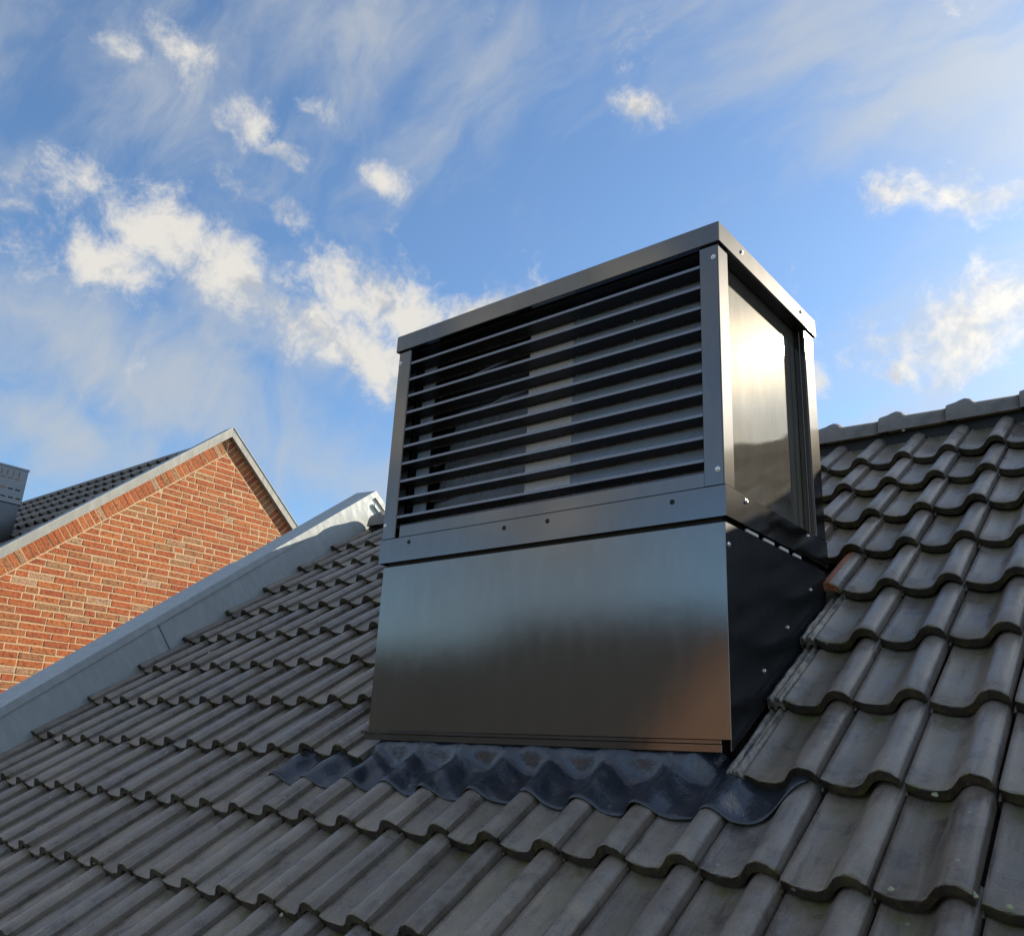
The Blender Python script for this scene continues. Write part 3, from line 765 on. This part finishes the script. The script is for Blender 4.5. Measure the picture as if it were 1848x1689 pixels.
for (s, poly, cy, cz) in [b for b in bricks if b[0] > 0][:300]:
    V, F, cy, cz = brick_verts(poly)
    me = poly_me('brick', V, F)
    o = link('brick', me, 'brick', gw, loc=(GX, cy, cz)); o.location = Vector(o.location) - Vector((0, 0, 0))
AV, AF = [], []
for (s, poly, cy, cz) in [b for b in bricks if b[0] > 0][300:] + [b for b in bricks if b[0] == 0]:
    V, F, cy, cz = brick_verts(poly); b0 = len(AV)
    AV += [(GX + x, cy + y, cz + z) for x, y, z in V]; AF += [[b0 + i for i in f] for f in F]
bo = link('bricks_small', poly_me('bricks_small', AV, AF), 'brick', gw); tag(bo, kind='stuff')
# neighbour roof, both slopes
nroof = link('roof', boxes_me('roof', [((0, -half / CN - .2, -.10), (-7.0, -.03, -.05))]), 'wood', nb, loc=(GX - .10, AY, AZ + .025)); nrel(nroof); nroof.rotation_euler = (NP, 0, 0)
NM = Matrix.Translation((GX - .10, AY, AZ + .025)) @ Matrix.Rotation(NP, 4, 'X')
ncand = []
for r in range(0, 19):
    for c in range(0, 30):
        yv = -(r + 1) * TG; xv = -(c + 1) * TW
        q = on_screen(NM @ Vector((xv + .1, yv + .15, 0)), 20)
        ncand.append((1 / q[2] if q else 0, xv, yv))
ncand.sort(key=lambda t: -t[0])
show = [t for t in ncand if t[0] > 0][:220]
nvar = [tile_me('far_tile', rough=.001, rs=random.Random(60 + k)) for k in range(3)]
for q in nvar: q.materials.append(M['tile_far'])
for i, (s, xv, yv) in enumerate(show):
    o = link('roof_tile', nvar[i % 3], None, nroof, loc=(xv, yv, rj.uniform(-.001, .002)))
sh = {(round(t[1], 3), round(t[2], 3)) for t in show}
fo = link('roof_tiles_far', joined_tiles('roof_tiles_far', [(t[1], t[2], {}) for t in ncand if (round(t[1], 3), round(t[2], 3)) not in sh]), 'tile_far', nroof); tag(fo, kind='stuff')
o = link('rear_roof', boxes_me('rear_roof', [((0, -half / CN - .2, -.10), (7.0, -.0, -.0))]), 'tile_far', nb, loc=(GX - .10, AY, AZ + .01)); nrel(o); o.rotation_euler = (NP, 0, math.pi)
# grey trim along both verges
for s in (-1, 1):
    q = [(0, .012), (half / CN + .2, .012), (half / CN + .2, -.062), (0, -.062)]
    def yz(l, d): return (AY + s * l * CN - s * SN * d, AZ - l * SN - CN * d)
    pts = [yz(*t) for t in q]
    pts[0] = (AY, AZ - .012 / CN); pts[3] = (AY, AZ + .062 / CN)
    o = link('verge_trim', prism_me('verge_trim', [(GX + .050, a, b) for a, b in pts], (-.16, 0, 0)), 'trim', nb); nrel(o)
    p2 = [(a, b + .0) for a, b in [yz(0.0, -.0625), yz(half / CN + .2, -.0625), yz(half / CN + .2, -.069), yz(0, -.069)]]
    p2[0] = (AY, AZ + .0625 / CN); p2[3] = (AY, AZ + .069 / CN)
    o = link('trim_cover', prism_me('trim_cover', [(GX + .056, a, b) for a, b in p2], (-.17, 0, 0)), 'zinc', nb); nrel(o)
# gable body behind
o = link('wall', prism_me('wall', [(GX - .33, y, z - .05) for y, z in gp], (-6.4, 0, 0)), 'facade', nb); nrel(o)
# ------------------------------------------------------------------ perforated vent box on the neighbour roof
px_ = -8.25
pv = empty('slotted_vent_box', (px_, 1.0, 1.6)); tag(pv, 'dark slotted metal vent box on the roof of the brick house', 'vent box')
def prel(o): o.location = Vector(o.location) - Vector((px_, 1.0, 1.6)); return o
X0, X1, Y0, Y1, Z1, Z0 = px_ - 1.2, px_, .18, 1.075, 2.505, 2.14
prel(box('slotted_casing', (X0, Y0, Z0), (X1, Y1, Z1), 'steel', pv, .004))
lowpts = [(X0 + .015, Y0 + .015, Z0), (X0 + .015, Y1 - .015, Z0), (X0 + .015, Y1 - .015, AZ - (AY - Y1) * ntp - .05), (X0 + .015, Y0 + .015, AZ - (AY - Y0) * ntp - .05)]
prel(link('base', prism_me('base', lowpts, (X1 - X0 - .03, 0, 0)), 'steel_skirt', pv))
prel(box('top_edge', (X0 - .006, Y0 - .006, Z1 - .018), (X1 + .006, Y1 + .006, Z1 + .004), 'steel', pv, .001))
sl = []
for k in range(14):
    yy = Y1 - .085 - k * .055
    if yy < Y0: break
    sl.append(((X1 + .0005, yy, Z1 - .095), (X1 + .002, yy + .012, Z1 - .040)))
for row, zz in enumerate((Z1 - .125, Z1 - .23, Z1 - .315)):
    for k in range(14):
        yy = Y1 - .105 - k * .07 + .02 * row
        if yy < Y0: break
        sl.append(((X1 + .0005, yy, zz), (X1 + .002, yy + .045, zz + .013)))
for lo, hi in sl: prel(box('slot', lo, hi, 'black', pv, 0))
# ------------------------------------------------------------------ houses across the street (they show in the polished sheets)
def street_house(x0, x1, yfront, depth, eave, ridge, gable_front, label, rmat, group='houses across the street'):
    cx = (x0 + x1) / 2
    hs = empty('street_house', (cx, yfront, GZ)); tag(hs, label, 'house', group)
    def hr(o): o.location = Vector(o.location) - Vector((cx, yfront, GZ)); return o
    yb = yfront - depth; ym = (yfront + yb) / 2
    if gable_front:
        pts = [(x0, yfront, GZ), (x1, yfront, GZ), (x1, yfront, eave), (cx, yfront, ridge), (x0, yfront, eave)]
        hr(link('wall', prism_me('wall', pts, (0, -depth, 0)), 'facade', hs))
        for s, xe in ((-1, x0), (1, x1)):
            q = [(cx, yfront + .25, ridge + .05), (xe + s * .35, yfront + .25, eave + .05 - .35 * (ridge - eave) / (cx - x0)), (xe + s * .35, yfront + .25, eave + .25 - .35 * (ridge - eave) / (cx - x0)), (cx, yfront + .25, ridge + .25)]
            hr(link('roof', prism_me('roof', q, (0, -depth - .5, 0)), rmat, hs))
    else:
        pts = [(x0, yfront, GZ), (x0, yb, GZ), (x0, yb, eave), (x0, ym, ridge), (x0, yfront, eave)]
        hr(link('wall', prism_me('wall', pts, (x1 - x0, 0, 0)), 'facade', hs))
        sl_ = (ridge - eave) / (depth / 2)
        for s, ye in ((1, yfront), (-1, yb)):
            q = [(x0 - .2, ym, ridge + .05), (x0 - .2, ye + s * .4, eave + .05 - .4 * sl_), (x0 - .2, ye + s * .4, eave + .23 - .4 * sl_), (x0 - .2, ym, ridge + .25)]
            hr(link('roof', prism_me('roof', q, (x1 - x0 + .4, 0, 0)), rmat, hs))
    wm = box_me('window', (-.6, 0, -.7), (.6, .06, .7), .01); gm = box_me('pane', (-.52, .061, -.62), (.52, .066, .62))
    wm.materials.append(M['white']); gm.materials.append(M['glass'])
    nwin = max(2, int((x1 - x0) / 2.6))
    for i in range(nwin):
        for zz in (GZ + 1.7, GZ + 4.4):
            if zz + .8 > eave and not gable_front: continue
            o = hr(link('window', wm, None, hs, loc=(x0 + (i + .5) * (x1 - x0) / nwin, yfront, zz))); link('pane', gm, None, o)
    hr(box('door', (cx - .5, yfront + .001, GZ), (cx + .5, yfront + .07, GZ + 2.1), 'white', hs))
street_house(-36, -19.6, -16.0, 9.0, -1.2, 3.5, False, 'long low brick terrace under a dark roof across the street', 'tile_street')
street_house(-19.2, -11.0, -16.6, 9.6, -1.0, 4.3, False, 'taller brick house with a dark roof beside the low terrace', 'tile_street')
street_house(-10.2, -4.4, -15.0, 10.0, -.4, 2.9, True, 'brick house turning its gable to the street behind the photographer', 'tile_street')
